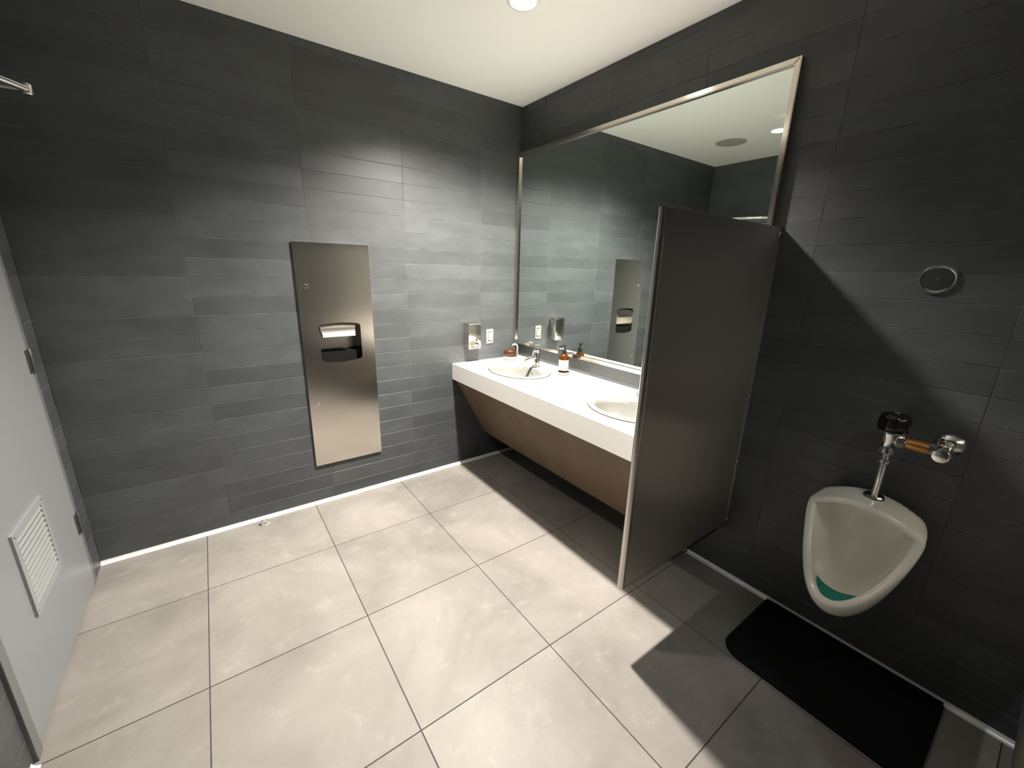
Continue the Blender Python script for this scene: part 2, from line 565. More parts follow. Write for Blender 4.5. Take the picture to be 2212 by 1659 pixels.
# ------------------------------------------------------------------ ceiling fittings
def downlight(x, y, w, lit, label, spot=128, colr=LAMP_COL[0], tilt=0, name='downlight'):
    t = thing(name, (x, y, H), label, 'ceiling light', 'round downlights in the ceiling')
    Ro, Ri = 0.078, 0.056
    bm = bmesh.new()
    lathe(bm, (x, y, H), (0, 0, -1), [(Ri, 0.0), (Ri, 0.003), (Ri + 0.004, 0.006), (Ro - 0.006, 0.005), (Ro, 0.0)], 48, False, False)
    obj('trim_ring', bm, M_WHITE, t, True)
    if lit:
        bm = bmesh.new()
        lathe(bm, (x, y, H), (0, 0, -1), [(Ri, 0.0005), (Ri * 0.96, 0.003), (Ri * 0.8, 0.005), (Ri * 0.5, 0.006), (Ri * 0.15, 0.0065)], 48, False, True)
        obj('lens', bm, M_LAMP, t, True)
        ld = bpy.data.lights.new('downlight_lamp', 'SPOT')
        ld.energy = w
        ld.color = colr
        ld.spot_size = math.radians(spot)
        ld.spot_blend = 1.0
        ld.shadow_soft_size = 0.055
        lo = bpy.data.objects.new('downlight_lamp', ld)
        COL.objects.link(lo)
        lo.location = (0, 0, -0.06)
        lo.rotation_euler = (math.radians(tilt), 0, 0)
        lo.parent = t
    else:
        obj('lens', mk(lathe, (x, y, H), (0, 0, -1), [(Ri, 0.0005), (Ri * 0.9, 0.004), (Ri * 0.2, 0.005)], 40, False, True), M_PLAST, t, True)
    return t
downlight(*LAMPS[0], LAMP_W[0], True, 'lit round downlight in the ceiling out from the vanity', LAMP_SPOT[0], LAMP_COL[0], LAMP_TILT[0])
downlight(*LAMPS[1], LAMP_W[1], True, 'lit round downlight seen bright in the mirror edge', LAMP_SPOT[1], LAMP_COL[1], LAMP_TILT[1])
downlight(*LAMPS[2], LAMP_W[2], True, 'lit round downlight behind the viewer', LAMP_SPOT[2], LAMP_COL[2], LAMP_TILT[2])

t = thing('smoke_detector', (-1.66, -1.13, H), 'small white round ceiling fitting reflected above the bright lamp', 'smoke detector')
obj('housing', mk(lathe, (-1.66, -1.13, H), (0, 0, -1), [(0.055, 0), (0.055, 0.008), (0.045, 0.014), (0.02, 0.016)], 36, False, True), M_CEIL, t, True)
obj('base_ring', mk(lathe, (-1.66, -1.13, H), (0, 0, -1), [(0.068, 0), (0.068, 0.004), (0.056, 0.005)], 36, False, False), M_CEIL, t, True)

t = thing('ceiling_speaker', (-1.99, -0.56, H), 'round grey mesh ceiling speaker seen in the mirror', 'speaker')
obj('grille', mk(lathe, (-1.99, -0.56, H), (0, 0, -1), [(0.125, 0), (0.125, 0.004), (0.11, 0.006), (0.03, 0.008)], 48, False, True), M_MESH, t, True)
obj('rim', mk(lathe, (-1.99, -0.56, H), (0, 0, -1), [(0.125, 0.0), (0.126, 0.005), (0.132, 0.005), (0.135, 0.0)], 48, False, False), M_PLAST, t, True)

# ------------------------------------------------------------------ towel dispenser in the back wall
t = thing('paper_towel_dispenser', ((TW[0] + TW[1]) / 2, 0, TW[2]), 'tall brushed steel recessed paper towel dispenser with waste bin in the wall', 'towel dispenser')
x0, x1, z0, z1 = TW
hx0, hx1, hz0, hz1 = CAV
def arcpts(xa, xb, z, sag, n=12):
    out = []
    for k in range(n + 1):
        u = k / n
        out.append((xa + (xb - xa) * u, z + sag * (1 - (2 * u - 1) ** 2)))
    return out
rc = 0.012
hole = arcpts(hx0 + rc, hx1 - rc, hz0, -0.012) + [(hx1, hz0 + rc)] + [(hx1, hz1 - rc)] + arcpts(hx1 - rc, hx0 + rc, hz1, 0.010) + [(hx0, hz1 - rc), (hx0, hz0 + rc)]
bm = bmesh.new()
plate_with_holes(bm, [(x0, z0), (x1, z0), (x1, z1), (x0, z1)], [hole], lambda a, b, s: Vector((a, s, b)), -0.0135, -0.012)
obj('face_panel', bm, M_STEEL, t)
bm = bmesh.new()
ring_loft(bm, [[Vector((a, y, b)) for a, b in [(x0, z0), (x1, z0), (x1, z1), (x0, z1)]] for y in (-0.012, 0.002)], True, False, False)
obj('panel_flange', bm, M_EDGE, t)
# cavity behind the opening
bm = bmesh.new()
cx0, cx1, cz0, cz1 = hx0 - 0.02, hx1 + 0.02, hz0 - 0.06, hz1 + 0.06
dpt = 0.11
for quad in ([(cx0, dpt, cz0), (cx1, dpt, cz0), (cx1, dpt, cz1), (cx0, dpt, cz1)],
             [(cx0, -0.011, cz0), (cx0, dpt, cz0), (cx0, dpt, cz1), (cx0, -0.011, cz1)],
             [(cx1, -0.011, cz0), (cx1, dpt, cz0), (cx1, dpt, cz1), (cx1, -0.011, cz1)],
             [(cx0, -0.011, cz0), (cx1, -0.011, cz0), (cx1, dpt, cz0), (cx0, dpt, cz0)],
             [(cx0, -0.011, cz1), (cx1, -0.011, cz1), (cx1, dpt, cz1), (cx0, dpt, cz1)]):
    bm.faces.new([bm.verts.new(q) for q in quad])
obj('cavity_liner', bm, M_STEEL, t)
obj('bin_throat', boxes([(hx0 - 0.015, hx1 + 0.015, 0.03, 0.10, hz0 - 0.055, hz0 + 0.050)]), M_CORE, t)
# towel tray: curved front lip inside the opening
bm = bmesh.new()
# sloping tray with a turned-up lip; its right end is cut back
cs = [(0.024, hz1 + 0.030, 0.024), (0.006, hz1 + 0.010, 0.026), (-0.004, hz1 - 0.030, 0.030), (-0.012, hz1 - 0.062, 0.036), (-0.021, hz1 - 0.072, 0.038), (-0.023, hz1 - 0.079, 0.038),
      (-0.012, hz1 - 0.079, 0.038), (-0.002, hz1 - 0.060, 0.036), (0.006, hz1 - 0.028, 0.030), (0.016, hz1 + 0.008, 0.026), (0.034, hz1 + 0.026, 0.024)]
ring_loft(bm, [[Vector((hx0 + 0.006 + (0.014 if y < -0.008 else 0.004), y, z)) for y, z, q in cs], [Vector((hx1 - q, y, z)) for y, z, q in cs]])
obj('towel_tray', bm, M_TRAY, t, 30)
for lz in (1.453, 0.705):
    lk = obj('lock', mk(lathe, (-1.600, -0.0135, lz), (0, -1, 0), [(0.0125, 0), (0.0125, 0.003), (0.0105, 0.005), (0.007, 0.005), (0.006, 0.003)], 24, False, True), M_CHROME, t, 30)
    kh = obj('keyhole', boxes([(-1.6015, -1.5985, -0.0172, -0.0164, lz - 0.0045, lz + 0.0045)]), M_BLACK, lk)
    kh.matrix_parent_inverse = (Matrix.Translation(t.location) @ lk.matrix_parent_inverse).inverted()

# ------------------------------------------------------------------ soap dispenser and switch on the back wall
t = thing('wall_soap_dispenser', (-0.46, 0, 0.985), 'brushed steel box soap dispenser on the tiled wall by the counter', 'soap dispenser')
sx0, sx1, sz0, sz1, sd = -0.517, -0.408, 0.985, 1.178, 0.082
obj('body', boxes([(sx0, sx1, -sd, 0.0, sz0, sz1 - 0.012)], 0.004), M_STEEL, t, 40)
obj('lid', boxes([(sx0 - 0.001, sx1 + 0.001, -sd - 0.001, -0.006, sz1 - 0.011, sz1)], 0.003), M_EDGE, t, 40)
obj('base_lip', boxes([(sx0 - 0.0015, sx1 + 0.0015, -sd - 0.002, 0.0, sz0 - 0.005, sz0)], 0.001), M_EDGE, t)
vx = -0.448
v = obj('push_valve', mk(lathe, (vx, -sd, sz0 + 0.032), (0, -1, 0), [(0.013, 0), (0.013, 0.004), (0.009, 0.006), (0.008, 0.02), (0.0095, 0.021), (0.0095, 0.026), (0.006, 0.028)], 20), M_CHROME, t, 40)
sp = obj('spout', mk(tube, [(vx, -sd - 0.012, sz0 + 0.028), (vx + 0.004, -sd - 0.02, sz0 + 0.012), (vx + 0.008, -sd - 0.034, sz0 + 0.003)], [0.007, 0.006, 0.004]), M_CHROME, t, True)
obj('sight_window', mk(lathe, (vx, -sd, sz0 + 0.062), (0, -1, 0), [(0.007, 0), (0.006, 0.002)], 20), M_BLACKG, t)

t = thing('light_switch', (-0.276, 0, 1.055), 'white rocker light switch on the tiled wall left of the mirror', 'light switch')
pl = boxes([(-0.309, -0.243, -0.006, 0.0, 0.996, 1.113)], 0.0025)
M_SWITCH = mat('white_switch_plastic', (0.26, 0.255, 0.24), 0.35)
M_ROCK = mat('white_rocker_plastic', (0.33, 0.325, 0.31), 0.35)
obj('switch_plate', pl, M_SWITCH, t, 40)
obj('rocker_gap', boxes([(-0.2945, -0.2575, -0.0064, -0.005, 1.0165, 1.0925)]), mat('switch_shadow_gap', (0.06, 0.06, 0.06), 0.6), t)
bm = bmesh.new()
prism(bm, [(-0.006, 1.024), (-0.0105, 1.024), (-0.008, 1.0545), (-0.0092, 1.085), (-0.006, 1.085)], lambda a, b, s: Vector((s, a, b)), -0.2915, -0.2605)
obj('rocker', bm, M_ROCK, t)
for zz in (1.005, 1.104):
    obj('screw', mk(lathe, (-0.276, -0.006, zz), (0, -1, 0), [(0.003, 0), (0.0025, 0.001)], 12), M_PLAST, t)

# ------------------------------------------------------------------ mirror
MY0, MY1, MZ0, MZ1 = -1.894, -0.002, 0.985, 2.426
t = thing('mirror', (0, (MY0 + MY1) / 2, MZ0), 'large steel framed rectangular mirror above the white vanity', 'mirror')
obj('glass', boxes([(-0.022, -0.004, MY0 + 0.006, MY1 - 0.006, MZ0 + 0.006, MZ1 - 0.006)]), M_MIRROR, t)
FW, FD = 0.024, 0.037
def rail(pts):
    bm = bmesh.new()
    A = [Vector((-0.0005, a, b)) for a, b in pts]
    Bp = [Vector((-FD, a, b)) for a, b in pts]
    ring_loft(bm, [A, Bp])
    es = [e for e in bm.edges if all(v.co.x < -FD + 1e-4 for v in e.verts)]
    bmesh.ops.bevel(bm, geom=es, offset=0.003, segments=2, affect='EDGES')
    return bm
i = FW
for pts in ([(MY0, MZ0), (MY1, MZ0), (MY1 - i, MZ0 + i), (MY0 + i, MZ0 + i)],
            [(MY0, MZ1), (MY1, MZ1), (MY1 - i, MZ1 - i), (MY0 + i, MZ1 - i)],
            [(MY0, MZ0), (MY0 + i, MZ0 + i), (MY0 + i, MZ1 - i), (MY0, MZ1)],
            [(MY1, MZ0), (MY1 - i, MZ0 + i), (MY1 - i, MZ1 - i), (MY1, MZ1)]):
    obj('frame_rail', rail(pts), M_FRAME, t, 40)

# ------------------------------------------------------------------ vanity
CTOP, CBOT, CX, CY = 0.867, 0.742, -0.620, -1.886
SINKS = [(-0.315, -0.462), (-0.315, -1.470)]
SA, SB = 0.205, 0.255      # half sizes across x and y
def ell(cx, cy, a, b, n=56):
    return [(cx + a * math.cos(2 * math.pi * k / n), cy + b * math.sin(2 * math.pi * k / n)) for k in range(n)]
bm = bmesh.new()
plate_with_holes(bm, [(CX, CY), (-0.001, CY), (-0.001, -0.001), (CX, -0.001)], [ell(cx, cy, SA - 0.018, SB - 0.018) for cx, cy in SINKS],
                 lambda a, b, s: Vector((a, b, s)), CTOP - 0.03, CTOP)
ct = obj('countertop', bm, M_WHITE)
tag(ct, 'long white vanity countertop with thick front edge under the mirror', 'countertop')
obj('front_edge', boxes([(CX, CX + 0.02, CY, -0.001, CBOT, CTOP - 0.0301)]), M_WHITE, ct)
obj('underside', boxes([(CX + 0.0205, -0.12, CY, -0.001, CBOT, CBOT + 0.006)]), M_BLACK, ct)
obj('back_lip', boxes([(-0.010, -0.001, CY, -0.001, CTOP + 0.0002, CTOP + 0.012)], 0.003), M_WHITE, ct)

bm = bmesh.new()
prism(bm, [(-0.600, CBOT), (-0.582, CBOT), (-0.296, 0.238), (-0.314, 0.230)], lambda a, b, s: Vector((a, s, b)), CY, -0.003)
ap = obj('vanity_apron', bm, M_WOOD)
tag(ap, 'slanted brown wood panel under the white countertop', 'apron panel')
obj('apron_edge_band', boxes([(-0.315, -0.296, CY, -0.003, 0.226, 0.2295)]), M_CORE, ap)
bm = boxes([(-0.30, -0.02, CY, CY + 0.02, 0.24, CBOT)])
obj('end_bracket', bm, M_CORE, ap)

def make_sink(cx, cy, label):
    t = thing('sink', (cx, cy, CTOP), label, 'sink', 'oval white drop-in sinks')
    n = 56
    # rim and bowl: (scale a, scale b, shift x toward front, z)
    lv = [(SA, SB, 0, 0.0005), (SA + 0.001, SB + 0.001, 0, 0.006), (SA - 0.004, SB - 0.004, 0, 0.012), (SA - 0.018, SB - 0.018, 0, 0.013),
          (SA - 0.040, SB - 0.042, -0.014, 0.010), (SA - 0.052, SB - 0.055, -0.020, 0.000), (SA - 0.060, SB - 0.065, -0.021, -0.025), (SA - 0.075, SB - 0.085, -0.021, -0.075),
          (SA - 0.105, SB - 0.125, -0.018, -0.115), (SA - 0.15, SB - 0.18, -0.012, -0.137), (0.022, 0.022, -0.01, -0.143)]
    bm = bmesh.new()
    rings = [[Vector((cx + dx + a * math.cos(2 * math.pi * k / n), cy + b * math.sin(2 * math.pi * k / n), CTOP + z)) for k in range(n)] for a, b, dx, z in lv]
    ring_loft(bm, rings, True, False, False)
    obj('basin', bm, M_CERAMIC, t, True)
    obj('drain', mk(lathe, (cx - 0.01, cy, CTOP - 0.1435), (0, 0, 1), [(0.024, 0), (0.024, 0.002), (0.018, 0.003), (0.015, 0.001)], 28, False, True), M_CHROME, t, True)
    oh = mk(lathe, (cx + 0.124, cy, CTOP - 0.036), (-1, 0, 0.25), [(0.007, 0), (0.007, 0.004)], 20)
    obj('overflow_hole', oh, M_HINGE, t)
    obj('rim_seal', mk(lathe, (cx, cy, CTOP + 0.0001), (0, 0, 1), [(0.997, 0.0012), (1.016, 0.0012)], 64, False, False, SB + 0.001, SA + 0.001), M_SEAL, t)
    return t
make_sink(*SINKS[0], 'white oval drop-in sink nearest the back corner')
make_sink(*SINKS[1], 'white oval drop-in sink cut off by the steel partition')

def make_faucet(cx, cy, label):
    t = thing('faucet', (cx, cy, CTOP), label, 'faucet', 'chrome basin faucets')
    z = CTOP + 0.012
    obj('base_flange', mk(lathe, (cx, cy, z), (0, 0, 1), [(0.026, 0), (0.026, 0.004), (0.021, 0.008)], 32), M_CHROME, t, 40)
    obj('body', mk(lathe, (cx, cy, z + 0.006), (0, 0, 1), [(0.019, 0), (0.019, 0.10), (0.0175, 0.102), (0.0175, 0.106), (0.019, 0.108), (0.019, 0.132), (0.017, 0.136), (0.008, 0.138)], 32), M_CHROME, t, 40)
    s = mk(tube, [(cx - 0.005, cy, z + 0.075), (cx - 0.05, cy, z + 0.072), (cx - 0.095, cy, z + 0.066), (cx - 0.118, cy, z + 0.060)], [0.0125, 0.0125, 0.012, 0.012])
    sp = obj('spout', s, M_CHROME, t, 40)
    obj('aerator', mk(lathe, (cx - 0.109, cy, z + 0.053), (0, 0, -1), [(0.010, 0), (0.010, 0.012), (0.007, 0.013)], 20), M_CHROME, t, 40)
    bm = bmesh.new()
    tube(bm, [(cx - 0.014, cy + 0.004, z + 0.120), (cx - 0.027, cy + 0.010, z + 0.124), (cx - 0.031, cy + 0.012, z + 0.112), (cx - 0.030, cy + 0.012, z + 0.088)], [0.006, 0.006, 0.0055, 0.005], 12)
    obj('lever', bm, M_CHROME, t, 40)
    return t
make_faucet(-0.150, SINKS[0][1], 'chrome single lever faucet at the sink in the corner')
make_faucet(-0.150, SINKS[1][1], 'chrome faucet half hidden behind the steel partition')

# soap bottle in its small dish
bx, by = -0.100, -0.700
t = thing('soap_dish', (bx, by, CTOP), 'small round white dish under the amber pump bottle', 'dish')
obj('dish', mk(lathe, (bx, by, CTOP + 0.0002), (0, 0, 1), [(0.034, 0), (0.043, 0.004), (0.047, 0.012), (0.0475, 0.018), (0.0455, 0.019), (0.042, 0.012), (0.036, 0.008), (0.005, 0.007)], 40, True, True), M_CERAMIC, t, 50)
bz = CTOP + 0.0085
t = thing('soap_bottle', (bx, by, bz), 'amber pump bottle with cream label standing in a white dish', 'soap bottle')
obj('bottle', mk(lathe, (bx, by, bz), (0, 0, 1), [(0.030, 0), (0.0345, 0.004), (0.0345, 0.105), (0.033, 0.116), (0.026, 0.130), (0.016, 0.138), (0.0135, 0.142), (0.0135, 0.148)], 40), M_AMBER, t, 50)
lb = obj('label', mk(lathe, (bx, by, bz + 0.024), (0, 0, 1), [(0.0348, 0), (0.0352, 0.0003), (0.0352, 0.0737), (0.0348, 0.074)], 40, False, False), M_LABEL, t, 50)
def mark(ang, z, w, h):
    bm = bmesh.new()
    r = 0.0354
    A = []
    for s in (-1, 1):
        an = ang + s * w / 2 / r
        A.append((bx + r * math.cos(an), by + r * math.sin(an)))
    vs = [bm.verts.new((A[0][0], A[0][1], bz + z)), bm.verts.new((A[1][0], A[1][1], bz + z)), bm.verts.new((A[1][0], A[1][1], bz + z + h)), bm.verts.new((A[0][0], A[0][1], bz + z + h))]
    bm.faces.new(vs)
    o = obj('printed_mark', bm, M_INK, lb)
    o.matrix_parent_inverse = (Matrix.Translation(t.location) @ lb.matrix_parent_inverse).inverted()
ang = math.atan2(-2.78 - by, -2.08 - bx)
mark(ang - 0.05, 0.083, 0.004, 0.005)
mark(ang + 0.06, 0.083, 0.004, 0.006)
mark(ang + 0.75, 0.036, 0.008, 0.010)
for k in range(3):
    mark(ang - 0.75, 0.062 + 0.009 * k, 0.003, 0.002)
col = obj('pump_collar', mk(lathe, (bx, by, bz + 0.146), (0, 0, 1), [(0.0165, 0), (0.0170, 0.002), (0.0170, 0.018), (0.013, 0.023), (0.007, 0.026)], 28), M_BLACK, t, 40)
bm = bmesh.new()
lathe(bm, (bx, by, bz + 0.168), (0, 0, 1), [(0.0055, 0), (0.0055, 0.020), (0.011, 0.022), (0.0115, 0.030), (0.009, 0.034)], 24)
tube(bm, [(bx - 0.004, by + 0.002, bz + 0.196), (bx - 0.026, by + 0.014, bz + 0.195), (bx - 0.040, by + 0.021, bz + 0.188)], [0.0065, 0.0055, 0.004], 12)
obj('pump_head', bm, M_BLACK, t, 40)

# brown soap in a white holder by the corner
hx, hy = -0.130, -0.095
t = thing('soap_holder', (hx, hy, CTOP), 'white round holder with a curled upright handle in the counter corner', 'soap holder')
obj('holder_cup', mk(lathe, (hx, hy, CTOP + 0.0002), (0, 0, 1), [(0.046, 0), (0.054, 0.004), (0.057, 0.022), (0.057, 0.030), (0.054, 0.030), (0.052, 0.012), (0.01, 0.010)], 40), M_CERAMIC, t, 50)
bm = bmesh.new()
prof = [(0.053, 0.0), (0.055, 0.05), (0.055, 0.104), (0.050, 0.117), (0.040, 0.124), (0.026, 0.124), (0.016, 0.116)]
w = 0.021
d = Vector((0.80, -0.60, 0)).normalized()
sd2 = Vector((-d.y, d.x, 0))
rings = []
for k, (r, z) in enumerate(prof):
    a = prof[max(k - 1, 0)]; b = prof[min(k + 1, len(prof) - 1)]
    tx, tz = b[0] - a[0], b[1] - a[1]
    ln = math.hypot(tx, tz)
    nx, nz = tz / ln, -tx / ln
    c = Vector((hx, hy, CTOP + 0.001)) + d * r + Vector((0, 0, z))
    nv = d * nx + Vector((0, 0, nz))
    th = 0.0085
    rings.append([c + sd2 * (w * math.cos(q)) + nv * (th * math.sin(q)) for q in [2 * math.pi * j / 16 for j in range(16)]])
ring_loft(bm, rings)
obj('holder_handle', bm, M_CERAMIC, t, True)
t = thing('brown_soap', (hx, hy, CTOP + 0.0105), 'glossy brown rounded soap resting in the white holder', 'soap')
bm = bmesh.new()
lathe(bm, (hx - 0.004, hy + 0.002, CTOP + 0.0105), (0, 0, 1), [(0.030, 0), (0.042, 0.008), (0.0495, 0.026), (0.050, 0.044), (0.046, 0.060), (0.034, 0.072), (0.018, 0.078), (0.004, 0.079)], 40)
sb = obj('soap_body', bm, M_BROWN, t, 60)
obj('stamped_band', mk(lathe, (hx - 0.004, hy + 0.002, CTOP + 0.0435), (0, 0, 1), [(0.0502, 0), (0.0512, 0.003), (0.0508, 0.007), (0.0495, 0.009)], 40, False, False), M_BROWN, t, True)

# ------------------------------------------------------------------ steel screens beside the urinal
def make_screen(yc, label, front=-0.862, name='urinal_partition'):
    t = thing(name, (0, yc, 0.305), label, 'partition', 'steel urinal partitions')
    z0, z1, th = 0.308, 1.782, 0.013
    obj('panel', boxes([(front + 0.012, -0.004, yc - th, yc + th, z0 + 0.002, z1 - 0.002)]), M_PART, t)
    bm = bmesh.new()
    pts = []
    for k in range(9):
        a = math.pi / 2 + math.pi * k / 8
        pts.append((front + 0.014 + 0.0155 * math.cos(a), yc + 0.0155 * math.sin(a)))
    prism(bm, pts, lambda a, b, s: Vector((a, b, s)), z0, z1)
    obj('front_edge_strip', bm, M_EDGE, t, 30)
    obj('top_edge_strip', boxes([(front + 0.013, -0.003, yc - th - 0.001, yc + th + 0.001, z1 - 0.0018, z1 + 0.001)], 0.0008), M_EDGE, t)
    obj('bottom_edge_strip', boxes([(front + 0.013, -0.003, yc - th - 0.001, yc + th + 0.001, z0 - 0.001, z0 + 0.0018)], 0.0008), M_EDGE, t)
    for s in (-1, 1):
        ch = obj('wall_channel', boxes([(-0.022, -0.001, yc + s * (th + 0.0006) - 0.0005, yc + s * (th + 0.0006) + 0.0005, z0 + 0.01, z1 - 0.01)]), M_PART, t)
        for zz in (0.33, 0.66, 1.01, 1.385, 1.755):
            obj('screw', mk(lathe, (-0.011, yc + s * (th + 0.0011), zz), (0, s, 0), [(0.0055, 0), (0.005, 0.002), (0.0025, 0.0032)], 14), M_CHROME, t, True)
    return t
make_screen(-1.911, 'brushed steel partition panel between the vanity and the urinal')
make_screen(-2.965, 'brushed steel partition panel at the far right beyond the urinal')

# ------------------------------------------------------------------ urinal
UY = -2.464
t = thing('urinal', (0, UY, 0.29), 'white wall-hung china urinal with pointed rim between steel partitions', 'urinal')
NS, NT_ = 22, 16
def rim_curve():
    pts = []
    # left side from lip up is built by symmetry; order: left corner -> down left -> lip -> up right -> right corner -> over the top
    ss = [1 - (1 - k / NS) ** 1.6 for k in range(NS + 1)]
    for s in ss:
        a = 0.178 * max(0.0, 1 - s ** 1.013) ** (1 / 2.18)
        pts.append((-0.144 - 0.223 * s ** 1.12, a, 0.678 - 0.284 * s ** 0.635))
    right = [(x, -a, z) for x, a, z in pts[::-1][1:]]
    top = []
    for k in range(1, NT_):
        u = k / NT_
        b = 1 - (2 * u - 1) ** 2
        top.append((-0.144 - 0.040 * b, -0.178 + 0.356 * u, 0.678 + 0.078 * b))
    return pts, right, top
Lp, Rp, Tp = rim_curve()
rimc = Lp + Rp + Tp
nl, nr, ntp = len(Lp), len(Rp), len(Tp)
NR = len(rimc)
ctr = Vector((-0.22, 0, 0.60))
def wallpt(i):
    x, a, z = rimc[i]
    if i < nl + nr:
        f = abs(a) / 0.178
        zz = 0.25 + (0.715 - 0.25) * max(0.0, (z - 0.394) / 0.284) ** 1.0
        return Vector((-0.004, math.copysign(0.155 * (0.35 + 0.65 * f) if abs(a) > 1e-6 else 0, a), zz))
    u = (i - nl - nr + 1) / NT_
    b = 1 - (2 * u - 1) ** 2
    return Vector((-0.004, -0.155 + 0.31 * u, 0.715 + 0.052 * b))
W0 = [wallpt(i) for i in range(NR)]
R0 = [Vector(p) for p in rimc]
def lerp(A, Bq, f): return [a + (b - a) * f for a, b in zip(A, Bq)]
def bulge(P, amt):
    out = []
    for i, p in enumerate(P):
        q = p.copy()
        if i < nl + nr:
            d = Vector((-0.30, p.y * 1.3, -0.85 * max(0.0, 1 - abs(p.y) / 0.16)))
            q += d * amt
        out.append(q)
    return out
def inset(P, amt, back):
    out = []
    for i, p in enumerate(P):
        prv, nxt = P[i - 1], P[(i + 1) % NR]
        tn = (nxt - prv).normalized()
        inw = (ctr - p)
        inw -= tn * inw.dot(tn)
        inw.normalize()
        out.append(p + inw * amt + Vector((back, 0, 0)))
    return out
def bowl(f, xb, zlow):
    """ring scaled towards the bowl back"""
    out = []
    for p in R0:
        y = p.y * f
        z = 0.575 + (p.z - 0.575) * f
        if z < zlow: z = zlow + (z - zlow) * 0.2
        x = p.x + (xb - p.x) * (1 - f * 0.0)
        out.append(Vector((x, y, z)))
    return out
inn = inset(R0, 0.026, 0.004)
def deep(f, dx, dz):
    """inner rings sliding from the inner rim back into the bowl"""
    out = []
    for p in inn:
        lowness = max(0.0, min(1.0, (0.66 - p.z) / 0.26))
        tx = -0.060
        bx_ = p.x + (tx - p.x) * dx * (1 - 0.22 * lowness)
        out.append(Vector((bx_, p.y * f, 0.56 + (p.z - 0.56) * (f * 0.5 + 0.5) - dz * lowness)))
    return out
rings = [W0, bulge(lerp(W0, R0, 0.30), 0.045), bulge(lerp(W0, R0, 0.58), 0.066), bulge(lerp(W0, R0, 0.82), 0.058), bulge(lerp(W0, R0, 0.95), 0.024), R0,
         inset(R0, 0.007, -0.003), inset(R0, 0.019, -0.002), inn, deep(0.97, 0.26, 0.052), deep(0.93, 0.60, 0.068), deep(0.84, 0.92, 0.050), deep(0.60, 1.02, 0.012), deep(0.25, 1.03, 0.0)]
rings = [[Vector((p.x, p.y + UY, p.z)) for p in r] for r in rings]
bm = bmesh.new()
ring_loft(bm, rings, True, True, True)
ub = obj('basin', bm, M_URINAL, t, 50)
ms = ub.modifiers.new('smooth', 'SUBSURF'); ms.levels = 1; ms.render_levels = 1
obj('flush_hole', mk(lathe, (-0.30, UY, 0.372), (0, 0, 1), [(0.012, 0), (0.012, 0.001)], 16), M_CORE, t)

t2 = thing('urinal_screen_pad', (-0.31, UY, 0.36), 'teal green deodoriser pad lying in the bottom of the urinal', 'deodoriser pad')
bm = bmesh.new()
pad = [(-0.350 + 0.100 * abs(u) ** 2.6, 0.086 * u) for u in [-1 + 2 * k / 24 for k in range(25)]]
pad += [(-0.276 + 0.036 * abs(u) ** 2.0, 0.076 * u) for u in [1 - 2 * k / 24 for k in range(25)]]
PZ = 0.400
prism(bm, pad, lambda a, b, s: Vector((a, UY + b, PZ + s + (b * b) * 1.5)), 0.0, 0.011)
obj('pad', bm, M_GREEN, t2, 40)
for k in range(5):
    bb = -0.044 + 0.022 * k
    obj('pad_rib', boxes([(-0.330 + abs(bb) * 0.7, -0.292 + abs(bb) * 0.4, UY + bb - 0.003, UY + bb + 0.003, PZ + 0.010 + bb * bb * 1.5, PZ + 0.0135 + bb * bb * 1.5)], 0.001), M_GREEN, t2)

# flush valve
VX, VY = -0.115, UY - 0.008
t = thing('flush_valve', (VX, VY, 0.745), 'chrome flush valve with glossy black cap and brass tailpiece above the urinal', 'flush valve')
obj('spud_nut', mk(lathe, (VX + 0.02, VY + 0.002, 0.742), (0, 0, 1), [(0.033, 0), (0.035, 0.004), (0.033, 0.022), (0.028, 0.028), (0.016, 0.030)], 12), mat('dark_chrome', (0.25, 0.25, 0.25), 0.15, 1.0), t)
obj('flush_tube', mk(lathe, (VX + 0.012, VY, 0.765), (0.03, 0, 1), [(0.0125, 0), (0.0125, 0.20)], 24), M_CHROME, t, 40)
obj('tube_collar', mk(lathe, (VX + 0.008, VY, 0.905), (0.03, 0, 1), [(0.0145, 0), (0.019, 0.004), (0.019, 0.012), (0.0145, 0.016)], 24), M_CHROME, t, 40)
obj('coupling_nut', mk(lathe, (VX, VY, 0.950), (0, 0, 1), [(0.020, 0), (0.026, 0.004), (0.026, 0.012), (0.022, 0.022), (0.020, 0.03)], 24), M_CHROME, t, 40)
obj('valve_body', mk(lathe, (VX, VY, 0.975), (0, 0, 1), [(0.020, 0), (0.024, 0.006), (0.026, 0.03), (0.033, 0.052), (0.036, 0.062)], 32), M_CHROME, t, 40)
cap = obj('sensor_cap', mk(lathe, (VX, VY, 1.036), (0, 0, 1), [(0.036, 0), (0.044, 0.006), (0.0465, 0.022), (0.0455, 0.045), (0.040, 0.062), (0.030, 0.069), (0.012, 0.072)], 40), M_BLACKG, t, 50)
obj('cap_ring', mk(lathe, (VX, VY, 1.032), (0, 0, 1), [(0.037, 0), (0.0405, 0.003), (0.0395, 0.008), (0.036, 0.009)], 40), M_CHROME, t, 40)
obj('cap_button', mk(lathe, (VX, VY, 1.107), (0, 0, 1), [(0.010, 0), (0.010, 0.004), (0.006, 0.006)], 20), M_CHROME, t, 40)
obj('tailpiece_nut', mk(lathe, (VX, VY - 0.018, 1.006), (0, -1, 0), [(0.022, 0), (0.025, 0.004), (0.025, 0.026), (0.021, 0.030)], 8), M_CHROME, t)
obj('tailpiece', mk(lathe, (VX, VY - 0.040, 1.006), (0, -1, 0), [(0.0205, 0), (0.0215, 0.020), (0.0215, 0.060), (0.0205, 0.065)], 28), M_BRASS, t, 40)
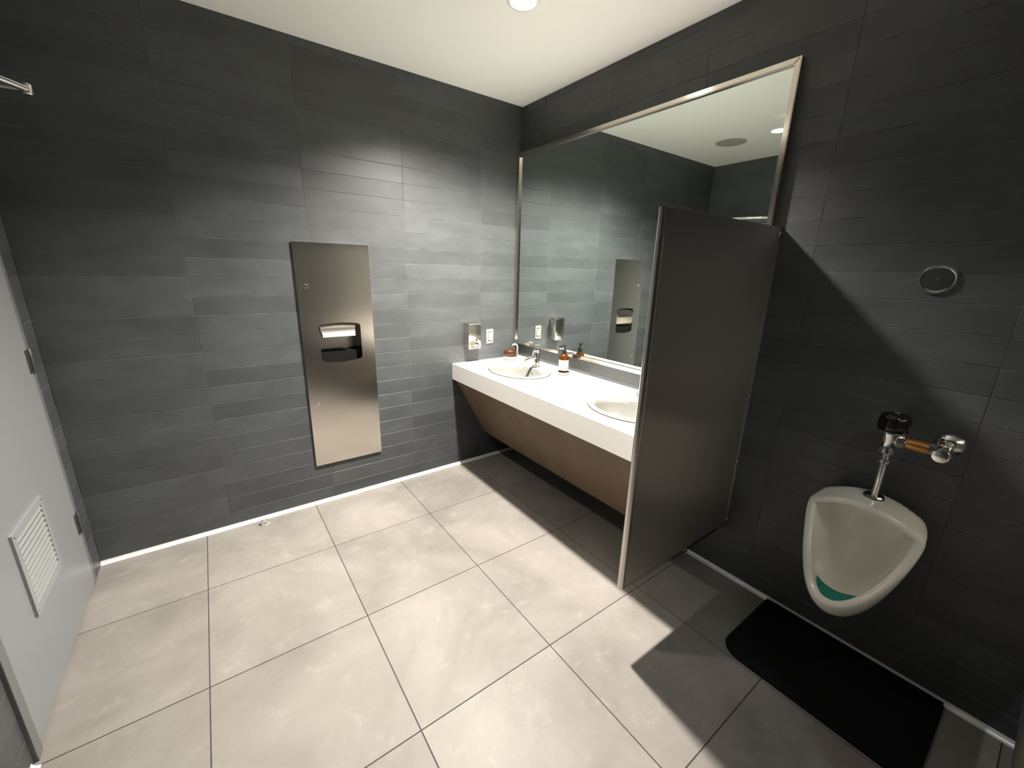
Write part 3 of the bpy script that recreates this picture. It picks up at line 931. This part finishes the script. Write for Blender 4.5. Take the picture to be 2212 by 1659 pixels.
obj('stop_nut', mk(lathe, (VX, VY - 0.098, 1.006), (0, -1, 0), [(0.018, 0), (0.021, 0.003), (0.021, 0.022), (0.017, 0.026)], 8), M_CHROME, t)
obj('stop_body', mk(lathe, (VX - 0.035, VY - 0.142, 1.006), (1, 0, 0), [(0.018, 0), (0.022, 0.004), (0.022, 0.05), (0.018, 0.06), (0.0155, 0.07), (0.0155, 0.142)], 28), M_CHROME, t, 40)
obj('stop_cap', mk(lathe, (VX - 0.032, VY - 0.142, 1.006), (-1, 0, 0), [(0.024, 0), (0.0265, 0.004), (0.0265, 0.016), (0.022, 0.024), (0.010, 0.028)], 32), M_CHROME, t, 40)
obj('wall_flange', mk(lathe, (-0.0005, VY - 0.142, 1.006), (-1, 0, 0), [(0.042, 0), (0.041, 0.005), (0.030, 0.016), (0.018, 0.022)], 36), M_CHROME, t, 40)

# round cover plate high on the urinal wall
t = thing('wall_cover_plate', (0, -2.459, 1.578), 'round chrome cover plate on the dark wall above the urinal', 'cover plate')
obj('plate', mk(lathe, (-0.0005, -2.459, 1.578), (-1, 0, 0), [(0.051, 0), (0.051, 0.004), (0.048, 0.008), (0.044, 0.0085), (0.040, 0.006)], 48, True, True), M_CHROME, t, 40)
obj('plate_face', mk(lathe, (-0.0066, -2.459, 1.578), (-1, 0, 0), [(0.040, 0), (0.020, 0.0012), (0.004, 0.0016)], 48), mat('dark_plate_face', (0.03, 0.032, 0.034), 0.35), t, 40)
obj('screw', mk(lathe, (-0.008, -2.459, 1.578), (-1, 0, 0), [(0.005, 0), (0.004, 0.002)], 16), M_CHROME, t, True)

# rubber mat under the urinal
mx0, mx1, my0, my1, r = -0.475, -0.0195, -2.818, -2.178, 0.085
pts = []
for (cx_, cy_, a0) in ((mx0 + r, my0 + r, math.pi), (mx1 - 0.01, my0 + 0.01, 1.5 * math.pi), (mx1 - 0.01, my1 - 0.01, 0), (mx0 + r, my1 - r, math.pi / 2)):
    rr = r if cx_ < -0.2 else 0.01
    for k in range(9):
        a = a0 + k * math.pi / 2 / 8
        pts.append((cx_ + rr * math.cos(a), cy_ + rr * math.sin(a)))
bm = bmesh.new()
prism(bm, pts, lambda a, b, s: Vector((a, b, s)), 0.0003, 0.008)
mt = obj('urinal_mat', bm, M_MAT)
tag(mt, 'black rubber floor mat with rounded corners under the urinal', 'floor mat')
obj('mat_border', mk(plate_with_holes, pts, [[(-0.2485 + (a + 0.2485) * 0.93, -2.498 + (b + 2.498) * 0.945) for a, b in pts]], lambda a, b, s: Vector((a, b, s)), 0.0081, 0.0095), M_MAT, mt)

obj('mat_back_lip', boxes([(-0.0225, -0.0193, my0 + 0.004, my1 - 0.004, 0.0085, 0.0195)], 0.001), M_MAT, mt)

# clear stopper by the back wall
sx, sy = -1.990, -0.075
t = thing('clear_stopper', (sx, sy, 0), 'tiny clear plastic cap lying on the floor by the tiled wall', 'plastic cap')
bm = bmesh.new()
lathe(bm, (sx, sy, 0.0003), (0, 0, 1), [(0.017, 0), (0.019, 0.004), (0.019, 0.022), (0.017, 0.036), (0.014, 0.038), (0.014, 0.006)], 24)
obj('cup', bm, M_CLEAR, t, 40)
obj('base_rim', mk(lathe, (sx, sy, 0.0004), (0, 0, 1), [(0.0195, 0), (0.0225, 0.001), (0.0225, 0.005), (0.0195, 0.006)], 24, False, False), M_PLAST, t, 40)
